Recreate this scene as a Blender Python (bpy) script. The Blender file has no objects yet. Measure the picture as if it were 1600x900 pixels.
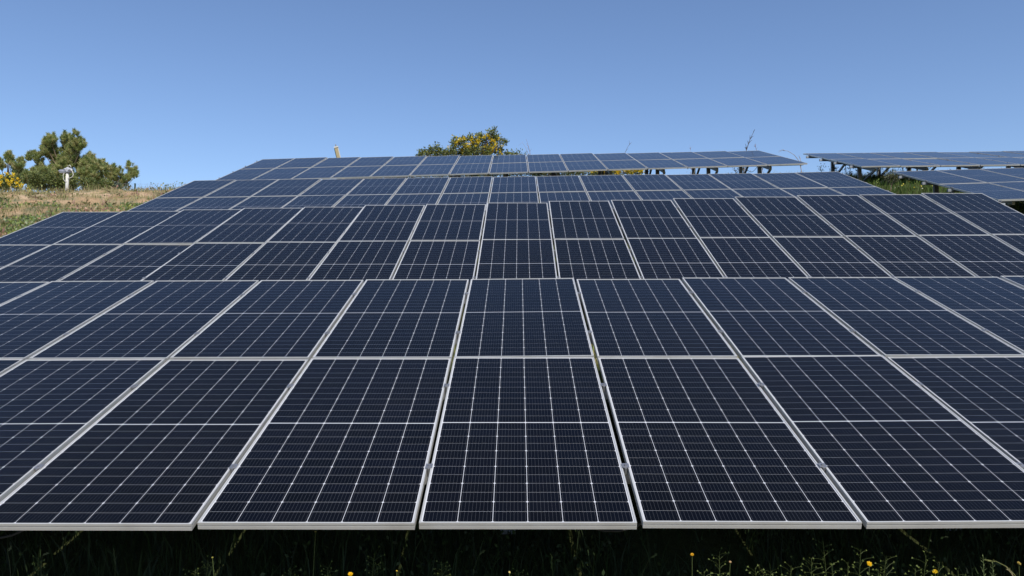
import bpy, bmesh, math, random
import numpy as np
from mathutils import Vector, Matrix, noise

random.seed(7)
rng = np.random.default_rng(11)
scene = bpy.context.scene
COL = scene.collection
R = math.radians

# ------------------------------------------------------------------ camera
F = 1185.0                      # focal length in pixels of the 1600 px wide photograph
CAM_H = 1.68
PITCH = R(2.0)
cam_data = bpy.data.cameras.new('camera')
cam_data.sensor_width = 36.0
cam_data.lens = 36.0 * F / 1600.0
cam_data.clip_start = 0.05
cam_data.clip_end = 6000
cam = bpy.data.objects.new('camera', cam_data)
COL.objects.link(cam)
cam.location = (0, 0, CAM_H)
cam.rotation_euler = (R(90) + PITCH, 0, 0)
scene.camera = cam

# ------------------------------------------------------------------ light
SUN_EL, SUN_AZ = R(50), R(-24)   # azimuth measured from straight behind the camera, negative towards the right
to_sun = Vector((-math.sin(SUN_AZ) * math.cos(SUN_EL), -math.cos(SUN_AZ) * math.cos(SUN_EL), math.sin(SUN_EL)))
world = bpy.data.worlds.new('World')
scene.world = world
world.use_nodes = True
wn = world.node_tree
bg = wn.nodes['Background']
sky = wn.nodes.new('ShaderNodeTexSky')
sky.sky_type = 'NISHITA'
sky.sun_disc = False
sky.sun_elevation = SUN_EL
sky.sun_rotation = math.atan2(to_sun.x, to_sun.y)
sky.altitude = 300
sky.air_density = 0.95
sky.dust_density = 0.5
sky.ozone_density = 4.8
tintn = wn.nodes.new('ShaderNodeMix')
tintn.data_type = 'RGBA'; tintn.blend_type = 'MULTIPLY'; tintn.inputs[0].default_value = 1.0
tintn.inputs[7].default_value = (0.985, 0.96, 0.99, 1)      # clean, slightly violet spring air
wn.links.new(sky.outputs[0], tintn.inputs[6])
wn.links.new(tintn.outputs[2], bg.inputs[0])
bg.inputs[1].default_value = 0.15
sl = bpy.data.lights.new('sun', 'SUN')
sl.energy = 4.4
sl.angle = R(0.53)
sl.color = (1.0, 0.94, 0.84)
sun = bpy.data.objects.new('sun', sl)
COL.objects.link(sun)
sun.rotation_euler = to_sun.to_track_quat('Z', 'Y').to_euler()
scene.view_settings.view_transform = 'Standard'
scene.view_settings.look = 'None'
scene.view_settings.exposure = 0.0
scene.view_settings.gamma = 1.0
scene.view_settings.use_curve_mapping = False
scene.cycles.max_bounces = 6
scene.cycles.transparent_max_bounces = 8

FWD = Vector((0, math.cos(PITCH), math.sin(PITCH)))
UP = Vector((0, -math.sin(PITCH), math.cos(PITCH)))

def c2w(x, y, z):
    """point right x, down y, forward z of the view axis -> world"""
    return Vector((x, 0, CAM_H)) + z * FWD - y * UP

def px(x, y, z):
    """the place z metres away that shows at pixel x, y of the photograph"""
    return c2w((x - 800) / F * z, (y - 450) / F * z, z)

# ------------------------------------------------------------------ materials
def new_mat(name):
    m = bpy.data.materials.new(name)
    m.use_nodes = True
    nt = m.node_tree
    return m, nt, nt.nodes['Principled BSDF']

def node(nt, kind, **kw):
    n = nt.nodes.new(kind)
    for k, v in kw.items():
        if k.startswith('in_'):
            n.inputs[int(k[3:])].default_value = v
        else:
            setattr(n, k, v)
    return n

def math_node(nt, op, a, b=None, clamp=False):
    n = nt.nodes.new('ShaderNodeMath')
    n.operation = op
    n.use_clamp = clamp
    for i, v in enumerate((a, b)):
        if v is None:
            continue
        if isinstance(v, (int, float)):
            n.inputs[i].default_value = v
        else:
            nt.links.new(v, n.inputs[i])
    return n.outputs[0]

def mix_col(nt, fac, a, b, mode='MIX'):
    n = nt.nodes.new('ShaderNodeMix')
    n.data_type = 'RGBA'
    n.blend_type = mode
    for sock, v in ((n.inputs[0], fac), (n.inputs[6], a), (n.inputs[7], b)):
        if isinstance(v, (int, float)):
            sock.default_value = v
        elif isinstance(v, (tuple, list)):
            sock.default_value = (*v, 1)
        else:
            nt.links.new(v, sock)
    return n.outputs[2]

def simple(name, col, rough=0.5, metal=0.0, var=0.15, scale=20.0):
    m, nt, b = new_mat(name)
    tc = node(nt, 'ShaderNodeTexCoord')
    nz = node(nt, 'ShaderNodeTexNoise')
    nz.inputs['Scale'].default_value = scale
    nz.inputs['Detail'].default_value = 5
    nt.links.new(tc.outputs['Object'], nz.inputs['Vector'])
    lo = tuple(c * (1 - var) for c in col)
    hi = tuple(min(1, c * (1 + var)) for c in col)
    nt.links.new(mix_col(nt, nz.outputs[0], lo, hi), b.inputs['Base Color'])
    b.inputs['Roughness'].default_value = rough
    b.inputs['Metallic'].default_value = metal
    return m

def glass_dirt(nt, b, base):
    """dust film and rare bird droppings over a glazed surface"""
    tc = node(nt, 'ShaderNodeTexCoord')
    oi = node(nt, 'ShaderNodeObjectInfo')
    geo = node(nt, 'ShaderNodeNewGeometry')
    nz = node(nt, 'ShaderNodeTexNoise')
    nz.inputs['Scale'].default_value = 1.7
    nz.inputs['Detail'].default_value = 6
    nz.inputs['Roughness'].default_value = 0.65
    nt.links.new(geo.outputs['Position'], nz.inputs['Vector'])
    film = math_node(nt, 'MULTIPLY', math_node(nt, 'SUBTRACT', nz.outputs[0], 0.42, True), 0.016)
    c = mix_col(nt, film, base, (0.42, 0.40, 0.36))
    vo = node(nt, 'ShaderNodeTexVoronoi')
    vo.inputs['Scale'].default_value = 2.6
    nz2 = node(nt, 'ShaderNodeTexNoise')
    nz2.inputs['Scale'].default_value = 34
    nt.links.new(geo.outputs['Position'], nz2.inputs['Vector'])
    vadd = node(nt, 'ShaderNodeVectorMath', operation='MULTIPLY_ADD')
    nt.links.new(nz2.outputs['Color'], vadd.inputs[0])
    vadd.inputs[1].default_value = (0.03, 0.03, 0.03)
    nt.links.new(geo.outputs['Position'], vadd.inputs[2])
    nt.links.new(vadd.outputs[0], vo.inputs['Vector'])
    sep = node(nt, 'ShaderNodeSeparateColor')
    nt.links.new(vo.outputs['Color'], sep.inputs[0])
    rare = math_node(nt, 'GREATER_THAN', sep.outputs[0], 0.74)
    rad = math_node(nt, 'MULTIPLY', sep.outputs[1], 0.034)
    spot = math_node(nt, 'LESS_THAN', vo.outputs['Distance'], rad)
    spot = math_node(nt, 'MULTIPLY', math_node(nt, 'MULTIPLY', spot, rare), 0.40)
    c = mix_col(nt, spot, c, (0.55, 0.54, 0.50))
    nt.links.new(c, b.inputs['Base Color'])
    b.inputs['Roughness'].default_value = 0.10
    b.inputs['IOR'].default_value = 1.225
    return c

def cell_material():
    m, nt, b = new_mat('solar_cell_blue_black')
    uv = node(nt, 'ShaderNodeUVMap')
    sx = node(nt, 'ShaderNodeSeparateXYZ')
    nt.links.new(uv.outputs[0], sx.inputs[0])
    fr = math_node(nt, 'FRACT', math_node(nt, 'MULTIPLY', sx.outputs[0], 9.0))
    d = math_node(nt, 'ABSOLUTE', math_node(nt, 'SUBTRACT', fr, 0.5))
    bus = math_node(nt, 'LESS_THAN', d, 0.026)
    fing = math_node(nt, 'FRACT', math_node(nt, 'MULTIPLY', sx.outputs[1], 56.0))
    fing = math_node(nt, 'LESS_THAN', fing, 0.06)
    at = node(nt, 'ShaderNodeAttribute', attribute_name='tone')
    oi = node(nt, 'ShaderNodeObjectInfo')
    t = math_node(nt, 'ADD', math_node(nt, 'MULTIPLY', at.outputs['Fac'], 0.45), math_node(nt, 'MULTIPLY', oi.outputs['Random'], 0.55))
    base = mix_col(nt, t, (0.0012, 0.0011, 0.0010), (0.0022, 0.0028, 0.0060))
    base = mix_col(nt, math_node(nt, 'MULTIPLY', fing, 0.02), base, (0.30, 0.32, 0.36))
    base = mix_col(nt, math_node(nt, 'MULTIPLY', bus, 0.22), base, (0.28, 0.29, 0.32))
    glass_dirt(nt, b, base)
    return m

def backsheet_material():
    m, nt, b = new_mat('white_backsheet_under_glass')
    col = nt.nodes.new('ShaderNodeRGB')
    col.outputs[0].default_value = (0.56, 0.57, 0.60, 1)
    glass_dirt(nt, b, col.outputs[0])
    return m

def frame_material():
    m, nt, b = new_mat('anodised_aluminium')
    geo = node(nt, 'ShaderNodeNewGeometry')
    nz = node(nt, 'ShaderNodeTexNoise')
    nz.inputs['Scale'].default_value = 9
    nz.inputs['Detail'].default_value = 6
    nt.links.new(geo.outputs['Position'], nz.inputs['Vector'])
    nz2 = node(nt, 'ShaderNodeTexNoise')
    nz2.inputs['Scale'].default_value = 2.3
    nz2.inputs['Detail'].default_value = 8
    nt.links.new(geo.outputs['Position'], nz2.inputs['Vector'])
    c = mix_col(nt, nz.outputs[0], (0.53, 0.525, 0.50), (0.65, 0.645, 0.62))
    g = math_node(nt, 'MULTIPLY', math_node(nt, 'SUBTRACT', nz2.outputs[0], 0.56, True), 2.2, True)
    c = mix_col(nt, g, c, (0.36, 0.33, 0.27))
    nt.links.new(c, b.inputs['Base Color'])
    b.inputs['Metallic'].default_value = 0.35
    b.inputs['Roughness'].default_value = 0.42
    return m

def leaf_material(name, trans=0.25, rough=0.55):
    m, nt, b = new_mat(name)
    at = node(nt, 'ShaderNodeVertexColor', layer_name='Col')
    nt.links.new(at.outputs[0], b.inputs['Base Color'])
    b.inputs['Roughness'].default_value = rough
    b.inputs['Specular IOR Level'].default_value = 0.25
    if trans > 0:
        tr = node(nt, 'ShaderNodeBsdfTranslucent')
        nt.links.new(at.outputs[0], tr.inputs[0])
        mx = node(nt, 'ShaderNodeMixShader')
        mx.inputs[0].default_value = trans
        out = nt.nodes['Material Output']
        nt.links.new(b.outputs[0], mx.inputs[1])
        nt.links.new(tr.outputs[0], mx.inputs[2])
        nt.links.new(mx.outputs[0], out.inputs[0])
    return m

def ground_material():
    m, nt, b = new_mat('hillside_soil')
    geo = node(nt, 'ShaderNodeNewGeometry')
    at = node(nt, 'ShaderNodeAttribute', attribute_name='green')
    def nz(scale, detail=8, rough=0.6):
        n = node(nt, 'ShaderNodeTexNoise')
        n.inputs['Scale'].default_value = scale
        n.inputs['Detail'].default_value = detail
        n.inputs['Roughness'].default_value = rough
        nt.links.new(geo.outputs['Position'], n.inputs['Vector'])
        return n.outputs[0]
    a, c2, fine = nz(0.8), nz(2.7), nz(26, 6, 0.7)
    soil = mix_col(nt, fine, (0.28, 0.18, 0.10), (0.52, 0.36, 0.22))
    pale = mix_col(nt, fine, (0.46, 0.33, 0.20), (0.66, 0.52, 0.36))
    k = math_node(nt, 'MULTIPLY', math_node(nt, 'SUBTRACT', a, 0.52, True), 8.0, True)
    soil = mix_col(nt, k, soil, pale)
    litter = mix_col(nt, fine, (0.18, 0.15, 0.08), (0.42, 0.35, 0.21))
    k2 = math_node(nt, 'MULTIPLY', math_node(nt, 'SUBTRACT', c2, 0.47, True), 9.0, True)
    soil = mix_col(nt, k2, soil, litter)
    green = mix_col(nt, fine, (0.022, 0.030, 0.010), (0.075, 0.085, 0.028))
    gk = math_node(nt, 'MULTIPLY', math_node(nt, 'ADD', at.outputs['Fac'], math_node(nt, 'SUBTRACT', c2, 0.5)), 1.0, True)
    soil = mix_col(nt, gk, soil, green)
    nt.links.new(soil, b.inputs['Base Color'])
    b.inputs['Roughness'].default_value = 0.95
    b.inputs['Specular IOR Level'].default_value = 0.15
    bp = node(nt, 'ShaderNodeBump')
    bp.inputs['Strength'].default_value = 0.8
    bp.inputs['Distance'].default_value = 0.05
    nt.links.new(nz(9, 10, 0.7), bp.inputs['Height'])
    nt.links.new(bp.outputs[0], b.inputs['Normal'])
    return m

M_CELL = cell_material()
M_BACK = backsheet_material()
M_FRAME = frame_material()
M_CLAMP = simple('clamp_aluminium', (0.36, 0.36, 0.37), 0.35, 0.7, 0.2, 60)
M_STEEL = simple('galvanised_steel', (0.30, 0.31, 0.32), 0.5, 0.6, 0.3, 14)
M_CABLE = simple('black_cable', (0.02, 0.02, 0.02), 0.6)
M_GROUND = ground_material()
M_LEAF = leaf_material('leaf_green')
M_GRASS = leaf_material('grass_blades', 0.3)
M_NEEDLE = leaf_material('pine_needles', 0.3)
M_PETAL = leaf_material('petals', 0.3)
M_BARK = simple('rough_bark', (0.16, 0.115, 0.08), 0.9, 0, 0.4, 12)
M_STALK = leaf_material('dry_stalk', 0.1, 0.8)
M_WPAINT = simple('weathered_white_paint', (0.62, 0.60, 0.54), 0.6, 0, 0.12, 8)
M_PLASTIC = simple('grey_white_plastic_wrap', (0.48, 0.49, 0.53), 0.35, 0, 0.45, 22)
M_YPOST = simple('weathered_ochre_wood', (0.42, 0.34, 0.19), 0.8, 0, 0.25, 25)
M_FENCE = simple('green_painted_fence_steel', (0.035, 0.07, 0.065), 0.5, 0.2)
M_WIRE = simple('fence_wire', (0.35, 0.36, 0.36), 0.5, 0.6)
M_STONE = simple('ochre_stone', (0.40, 0.28, 0.17), 0.95, 0, 0.35, 9)

# ------------------------------------------------------------------ mesh helpers
def link(o, parent=None):
    COL.objects.link(o)
    if parent is not None:
        o.parent = parent
    return o

def tag(o, label=None, cat=None, group=None, kind=None):
    if label: o['label'] = label
    if cat: o['category'] = cat
    if group: o['group'] = group
    if kind: o['kind'] = kind
    return o

def empty(name, loc, label, cat, group=None):
    o = bpy.data.objects.new(name, None)
    o.empty_display_size = 0.2
    o.location = loc
    link(o)
    return tag(o, label, cat, group)

def bm_box(bm, x0, x1, y0, y1, z0, z1, bevel=0.0):
    vs = [bm.verts.new((x, y, z)) for x in (x0, x1) for y in (y0, y1) for z in (z0, z1)]
    for f in ((0, 1, 3, 2), (4, 6, 7, 5), (0, 4, 5, 1), (2, 3, 7, 6), (0, 2, 6, 4), (1, 5, 7, 3)):
        bm.faces.new([vs[i] for i in f])
    return vs

def bm_bar(bm, a, b, w, h=None, side=None):
    """box beam from a to b, w wide, h high"""
    h = h or w
    a, b = Vector(a), Vector(b)
    d = (b - a).normalized()
    s = Vector(side) if side else (Vector((0, 0, 1)).cross(d) if abs(d.z) < 0.95 else Vector((1, 0, 0)))
    s = (s - d * s.dot(d)).normalized()
    t = d.cross(s)
    vs = [bm.verts.new(p + s * (i * w / 2) + t * (j * h / 2)) for p in (a, b) for i, j in ((-1, -1), (1, -1), (1, 1), (-1, 1))]
    for f in ((3, 2, 1, 0), (4, 5, 6, 7), (0, 1, 5, 4), (1, 2, 6, 5), (2, 3, 7, 6), (3, 0, 4, 7)):
        bm.faces.new([vs[i] for i in f])

def bm_tube(bm, pts, radii, n=6):
    pts = [Vector(p) for p in pts]
    rings = []
    for i, p in enumerate(pts):
        d = (pts[min(i + 1, len(pts) - 1)] - pts[max(i - 1, 0)]).normalized()
        s = d.cross(Vector((0.31, 0.95, 0.1))).normalized()
        t = d.cross(s)
        r = radii[i] if isinstance(radii, (list, tuple)) else radii
        rings.append([bm.verts.new(p + (s * math.cos(2 * math.pi * k / n) + t * math.sin(2 * math.pi * k / n)) * r) for k in range(n)])
    for a, b in zip(rings, rings[1:]):
        for k in range(n):
            bm.faces.new((a[k], a[(k + 1) % n], b[(k + 1) % n], b[k]))
    bm.faces.new(rings[0][::-1])
    bm.faces.new(rings[-1])

def bm_cyl(bm, c, r, h, n=6, r2=None):
    r2 = r if r2 is None else r2
    c = Vector(c)
    lo = [bm.verts.new(c + Vector((r * math.cos(2 * math.pi * k / n), r * math.sin(2 * math.pi * k / n), 0))) for k in range(n)]
    hi = [bm.verts.new(c + Vector((r2 * math.cos(2 * math.pi * k / n), r2 * math.sin(2 * math.pi * k / n), h))) for k in range(n)]
    for k in range(n):
        bm.faces.new((lo[k], lo[(k + 1) % n], hi[(k + 1) % n], hi[k]))
    bm.faces.new(lo[::-1]); bm.faces.new(hi)

def mesh_from_bm(name, bm, mat, smooth=False):
    me = bpy.data.meshes.new(name)
    bm.normal_update()
    bm.to_mesh(me)
    bm.free()
    me.materials.append(mat)
    if smooth:
        me.polygons.foreach_set('use_smooth', [True] * len(me.polygons))
    return me

def obj(name, me, parent=None, mat4=None):
    o = bpy.data.objects.new(name, me)
    link(o, parent)
    if mat4 is not None:
        o.matrix_local = mat4
    return o

def mesh_np(name, V, Fc, mats, C=None, n=3, mat_idx=None):
    """numpy mesh: V (k,3), Fc (m,n), per-vertex colours C (k,3)"""
    me = bpy.data.meshes.new(name)
    V = np.asarray(V, dtype=np.float32); Fc = np.asarray(Fc, dtype=np.int32)
    me.vertices.add(len(V)); me.vertices.foreach_set('co', V.ravel())
    me.loops.add(Fc.size); me.loops.foreach_set('vertex_index', Fc.ravel())
    me.polygons.add(len(Fc))
    me.polygons.foreach_set('loop_start', np.arange(0, Fc.size, n, dtype=np.int32))
    for m in (mats if isinstance(mats, (list, tuple)) else [mats]):
        me.materials.append(m)
    if mat_idx is not None:
        me.polygons.foreach_set('material_index', np.asarray(mat_idx, dtype=np.int32))
    me.update(calc_edges=True)
    if C is not None:
        a = me.color_attributes.new('Col', 'FLOAT_COLOR', 'POINT')
        cc = np.ones((len(V), 4), dtype=np.float32); cc[:, :3] = C
        a.data.foreach_set('color', cc.ravel())
    return me

# ------------------------------------------------------------------ ground
PY = [-60, -5, 3.5, 7.0, 9.25, 12.0, 14.8, 17.5, 20.3, 23.5, 26.0, 27.5, 30, 36, 60, 200, 1500]
PZ = [-6, -0.7, 0.0, 0.66, 1.30, 2.10, 2.97, 3.84, 4.84, 5.64, 6.05, 6.11, 6.00, 5.65, 3.0, -5.0, -60]
def ground_base(x, y):
    z = np.interp(y, PY, PZ)
    s = np.interp(y, [5, 9, 14.8, 20.3, 26, 40, 200], [0.003, 0.004, 0.017, 0.031, 0.020, 0.014, 0.0])
    return float(z + s * max(-14, min(14, x)))

def fbm(x, y, sc, oct=4, off=0.0):
    return noise.fractal(Vector((x * sc + off, y * sc - off, off * 0.37)), 0.9, 2.0, oct)

def ground_z(x, y):
    z = ground_base(x, y)
    if abs(x) < 60 and -5 < y < 60:
        z += 0.05 * fbm(x, y, 0.45, 3) + 0.022 * fbm(x, y, 2.1, 4, 5.3)
        if x < -8:      # eroded bank with small ledges on the open hillside
            k = min(1, (-8 - x) / 2)
            e = fbm(x * 0.6, y, 0.9, 4, 9.1)
            z += k * 0.10 * (abs(e) - 0.2)
            z += k * 0.12 * (1 if e > 0.25 else 0)* min(1, max(0, (y - 18) / 3))
    return z

def build_ground():
    def lines(lo, hi, step, far_lo, far_hi):
        a = list(np.arange(lo, hi + 1e-6, step))
        s = step; v = lo
        pre = []
        while v > far_lo:
            s *= 1.35; v -= s; pre.append(v)
        s = step; v = hi
        post = []
        while v < far_hi:
            s *= 1.35; v += s; post.append(v)
        return pre[::-1] + a + post
    xs = lines(-22, 16, 0.16, -1400, 1400)
    ys = lines(1.0, 31, 0.16, -80, 1500)
    V = np.zeros((len(xs) * len(ys), 3), dtype=np.float32)
    green = np.zeros(len(V), dtype=np.float32)
    k = 0
    for y in ys:
        for x in xs:
            V[k] = (x, y, ground_z(x, y))
            inside = 1.0 if x > -8.2 else max(0.0, 1 - (-8.2 - x) / 1.2)
            g = 0.85 * inside + (1 - inside) * (0.12 + 0.9 * max(0, fbm(x, y, 0.35, 3, 2.2)))
            if y < 3.5:  # unseen ground in front, made drier to bounce warm light onto the frames
                inside *= max(0.0, 1 - (3.5 - y) / 0.8)
                g = min(g, 0.25 + inside)
            green[k] = min(1, g) + 0.5 * inside
            k += 1
    nx = len(xs)
    i = np.arange(len(ys) - 1)[:, None] * nx + np.arange(nx - 1)[None, :]
    Q = np.stack([i, i + 1, i + nx + 1, i + nx], -1).reshape(-1, 4)
    me = mesh_np('ground', V, Q, M_GROUND, n=4)
    a = me.attributes.new('green', 'FLOAT', 'POINT')
    a.data.foreach_set('value', green)
    me.polygons.foreach_set('use_smooth', np.ones(len(Q), dtype=bool))
    tag(obj('ground', me), kind='structure')
build_ground()

# ------------------------------------------------------------------ solar tables
W, L, GAP, PW = 1.033, 2.094, 0.020, 1.0590
TH = 0.035
LIP, MARG, MID = 0.0085, 0.0050, 0.0075
CW = (W - 2 * (LIP + MARG)) / 6
CH = (L - 2 * (LIP + MARG) - MID) / 24
GX, GY, CHAM = 0.0026, 0.0013, 0.0062

def frame_mesh():
    bm = bmesh.new()
    e = 0.0006
    for (x0, x1, y0, y1, sx, sy) in ((0, W, 0, LIP, 0, -1), (0, W, L - LIP, L, 0, 1), (0, LIP, LIP, L - LIP, -1, 0), (W - LIP, W, LIP, L - LIP, 1, 0)):
        bm_box(bm, x0, x1, y0, y1, -0.0035, 0.0)
        # wall, groove and bottom flange
        if sy:
            ya, yb = (y0, y0 + 0.003) if sy < 0 else (y1 - 0.003, y1)
            ga, gb = (y0 + 0.009, y0 + 0.0115) if sy < 0 else (y1 - 0.0115, y1 - 0.009)
            bm_box(bm, 0, W, ya, yb, -0.0125, -0.0036)
            bm_box(bm, 0.001, W - 0.001, ga, gb, -0.0171, -0.0126)
            bm_box(bm, 0, W, ya - (0.001 if sy < 0 else 0), yb, -TH, -0.0172)
            bm_box(bm, 0.002, W - 0.002, min(ya, ga) + 0.0004, max(yb, gb) - 0.0004, -0.0124, -0.0105)
            bm_box(bm, 0.002, W - 0.002, min(yb, gb), max(ya, ga), -0.0190, -0.0173)
            fa, fb = (yb, yb + 0.026) if sy < 0 else (ya - 0.026, ya)
            bm_box(bm, 0.004, W - 0.004, fa, fb, -TH, -TH + 0.002)
        else:
            xa, xb = (x0, x0 + 0.003) if sx < 0 else (x1 - 0.003, x1)
            ga, gb = (x0 + 0.0022, x0 + 0.005) if sx < 0 else (x1 - 0.005, x1 - 0.0022)
            bm_box(bm, xa, xb, 0.0031, L - 0.0031, -0.0125, -0.0036)
            bm_box(bm, ga, gb, 0.006, L - 0.006, -0.0155, -0.0126)
            bm_box(bm, xa, xb, 0.0031, L - 0.0031, -TH, -0.0156)
            fa, fb = (xb, xb + 0.026) if sx < 0 else (xa - 0.026, xa)
            bm_box(bm, fa, fb, 0.030, L - 0.030, -TH, -TH + 0.002)
    return mesh_from_bm('panel_frame', bm, M_FRAME)

def panel_mesh():
    bm = bmesh.new()
    bm_box(bm, 0.0055, W - 0.0055, 0.0055, L - 0.0055, -0.0095, -0.0042)
    return mesh_from_bm('solar_panel', bm, M_BACK)

def cell_poly(cx, cy, upper):
    hw, hh = (CW - GX) / 2, (CH - GY) / 2
    c = CHAM
    if upper:   # chamfers on the far long side of one half cell, near side of the other
        p = [(-hw, -hh), (hw, -hh), (hw, hh - c), (hw - c, hh), (-hw + c, hh), (-hw, hh - c)]
    else:
        p = [(-hw + c, -hh), (hw - c, -hh), (hw, -hh + c), (hw, hh), (-hw, hh), (-hw, -hh + c)]
    return [(cx + a, cy + b) for a, b in p], [((a + hw) / (2 * hw), (b + hh) / (2 * hh)) for a, b in p]

def cell_centre(i, j):
    x = LIP + MARG + CW * (i + 0.5)
    y = LIP + MARG + CH * (j + 0.5) + (MID if j >= 12 else 0)
    return x, y

def cells_mesh(sel=None, local=False):
    V, Fc, UV, T = [], [], [], []
    r = random.Random(5)
    lst = [(i, j) for j in range(24) for i in range(6)] if sel is None else sel
    for i, j in lst:
        cx, cy = (0, 0) if local else cell_centre(i, j)
        p, u = cell_poly(cx, cy, j % 2)
        b = len(V)
        V += [(x, y, 0 if local else -0.0038) for x, y in p]
        UV += u
        Fc.append(tuple(range(b, b + 6)))
        T.append(r.random())
    me = bpy.data.meshes.new('solar_cells')
    me.from_pydata(V, [], Fc)
    uvl = me.uv_layers.new(name='UVMap')
    uvl.data.foreach_set('uv', np.array(UV, dtype=np.float32).ravel())
    a = me.attributes.new('tone', 'FLOAT', 'FACE')
    a.data.foreach_set('value', np.array(T, dtype=np.float32))
    me.materials.append(M_CELL)
    return me

def clamp_mesh():
    bm = bmesh.new()
    bm_box(bm, -0.019, 0.019, -0.022, 0.022, 0.0005, 0.004)
    bm_box(bm, -0.007, 0.007, -0.027, 0.027, -0.040, 0.0004)
    bm_cyl(bm, (0, 0, 0.0051), 0.0075, 0.006, 6)
    return mesh_from_bm('clamp', bm, M_CLAMP)

ME_FRAME, ME_PANEL, ME_CELLS, ME_CLAMP = frame_mesh(), panel_mesh(), cells_mesh(), clamp_mesh()
ME_HALF = [cells_mesh([(0, 0)], True), cells_mesh([(0, 1)], True)]

def box_mesh(name, a, b, w, h, mat, side=None, chan=False):
    bm = bmesh.new()
    bm_bar(bm, a, b, w, h, side)
    return mesh_from_bm(name, bm, mat)

def solar_table(label, O, yaw, roll, slope, twist, cols, single=(), jit=1.0, knee_at=0.3):
    """O: front left corner, right/down/forward of the view axis; angles in degrees"""
    a, b = R(yaw), R(roll)
    uc = Vector((math.cos(a) * math.cos(b), math.sin(b), math.sin(a) * math.cos(b)))
    def dirw(c):
        return Vector((c.x, 0, 0)) + c.z * FWD - c.y * UP
    U = dirw(uc).normalized()
    O = c2w(*O)
    rnd = random.Random(hash(label) % 1000 if False else int(abs(O.y * 100)))
    base = Vector((O.x, O.y, ground_z(O.x, O.y)))
    root = empty('solar_table', base, label, 'solar array', 'tilted solar tables on the hillside')
    def vdir(i):
        c = R(slope + twist * 0.01 * (i - 7.5))
        v0 = Vector((0, -math.sin(c), math.cos(c)))
        v = (v0 - uc * uc.dot(v0)).normalized()
        return dirw(v).normalized()
    def P(i, s, n=0.0):          # i in columns (may be fractional), s metres up the slope, n metres along the normal
        v = vdir(i)
        return O + U * (PW * i) + v * s + U.cross(v).normalized() * n - base
    for i in range(cols):
        for j in (0, 1):
            v = vdir(i + 0.5)
            n = U.cross(v).normalized()
            jx, jy, jz = (rnd.gauss(0, .0022) * jit, rnd.gauss(0, .0035) * jit, rnd.gauss(0, .0012) * jit)
            tilt_x, tilt_y, rz = rnd.gauss(0, .0022) * jit, rnd.gauss(0, .0028) * jit, rnd.gauss(0, .0008) * jit
            rot = Matrix((U, v, n)).transposed().to_4x4()
            p = O + U * (PW * i + (PW - W) / 2 + jx) + v * (j * (L + GAP) + jy) + n * (jz) - base
            m = Matrix.Translation(p) @ rot @ Matrix.Rotation(tilt_x, 4, 'X') @ Matrix.Rotation(tilt_y, 4, 'Y') @ Matrix.Rotation(rz, 4, 'Z')
            pn = obj('solar_panel', ME_PANEL, root, m)
            obj('panel_frame', ME_FRAME, pn)
            if (i, j) in single:
                for q in range(24):
                    for c in range(6):
                        cx, cy = cell_centre(c, q)
                        obj('solar_cell', ME_HALF[q % 2], pn, Matrix.Translation((cx, cy, -0.0038)))
            else:
                tag(obj('solar_cells', ME_CELLS, pn), kind='stuff')
    rail_s = (0.25 * L, 0.76 * L, L + GAP + 0.25 * L, L + GAP + 0.76 * L)
    for s in rail_s:             # purlins under the panels
        bm = bmesh.new()
        for i in range(0, cols, 3):
            i2 = min(cols, i + 3)
            bm_bar(bm, P(i - (0.07 if i == 0 else 0), s, -TH - 0.034), P(i2 + (0.07 if i2 == cols else 0), s, -TH - 0.034), 0.055, 0.06)
        obj('purlin', mesh_from_bm('purlin', bm, M_STEEL), root)
        for i in range(0, cols + 1):
            v = vdir(i); n = U.cross(v).normalized()
            m = Matrix.Translation(P(i, s)) @ Matrix((U, v, n)).transposed().to_4x4()
            obj('clamp', ME_CLAMP, root, m)
    nb = max(2, int(round(cols * PW / 1.5)))
    tot = 2 * L + GAP
    for k in range(nb):
        i = (k + 0.42) * cols / nb
        top = -TH - 0.064 - 0.05
        s0, s1 = 0.10 * tot, 0.90 * tot
        obj('beam', box_mesh('beam', P(i, s0, top), P(i, s1, top), 0.055, 0.09, M_STEEL, side=U), root)
        for s, s_b in ((0.335 * tot, 0.14 * tot), (0.78 * tot, 0.60 * tot)):
            head = P(i, s, top - 0.045)
            w = head + base
            foot = Vector((head.x, head.y - 0.02, ground_z(w.x, w.y) - base.z - 0.15))
            obj('post', box_mesh('post', foot, head, 0.10, 0.07, M_STEEL, side=U), root)
            hb = P(i + 0.045, s_b, top - 0.045)
            knee = foot.lerp(head, knee_at)
            knee = knee + U * 0.05
            obj('brace', box_mesh('brace', knee, hb, 0.05, 0.05, M_STEEL, side=U), root)
    # cable loops hanging under the lower edge
    for k in range(max(1, cols // 3)):
        i = 1.4 + k * 3 + rnd.random()
        if i > cols - 0.6: break
        bm = bmesh.new()
        w = 0.35 + 0.3 * rnd.random(); d = 0.10 + 0.12 * rnd.random()
        pts = [P(i + w * t, 0.16 + 0.1 * t, -0.06) - Vector((0, 0, d * math.sin(math.pi * t))) for t in np.linspace(0, 1, 9)]
        bm_tube(bm, pts, 0.006, 5)
        obj('cable', mesh_from_bm('cable', bm, M_CABLE), root)
    return root

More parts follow.
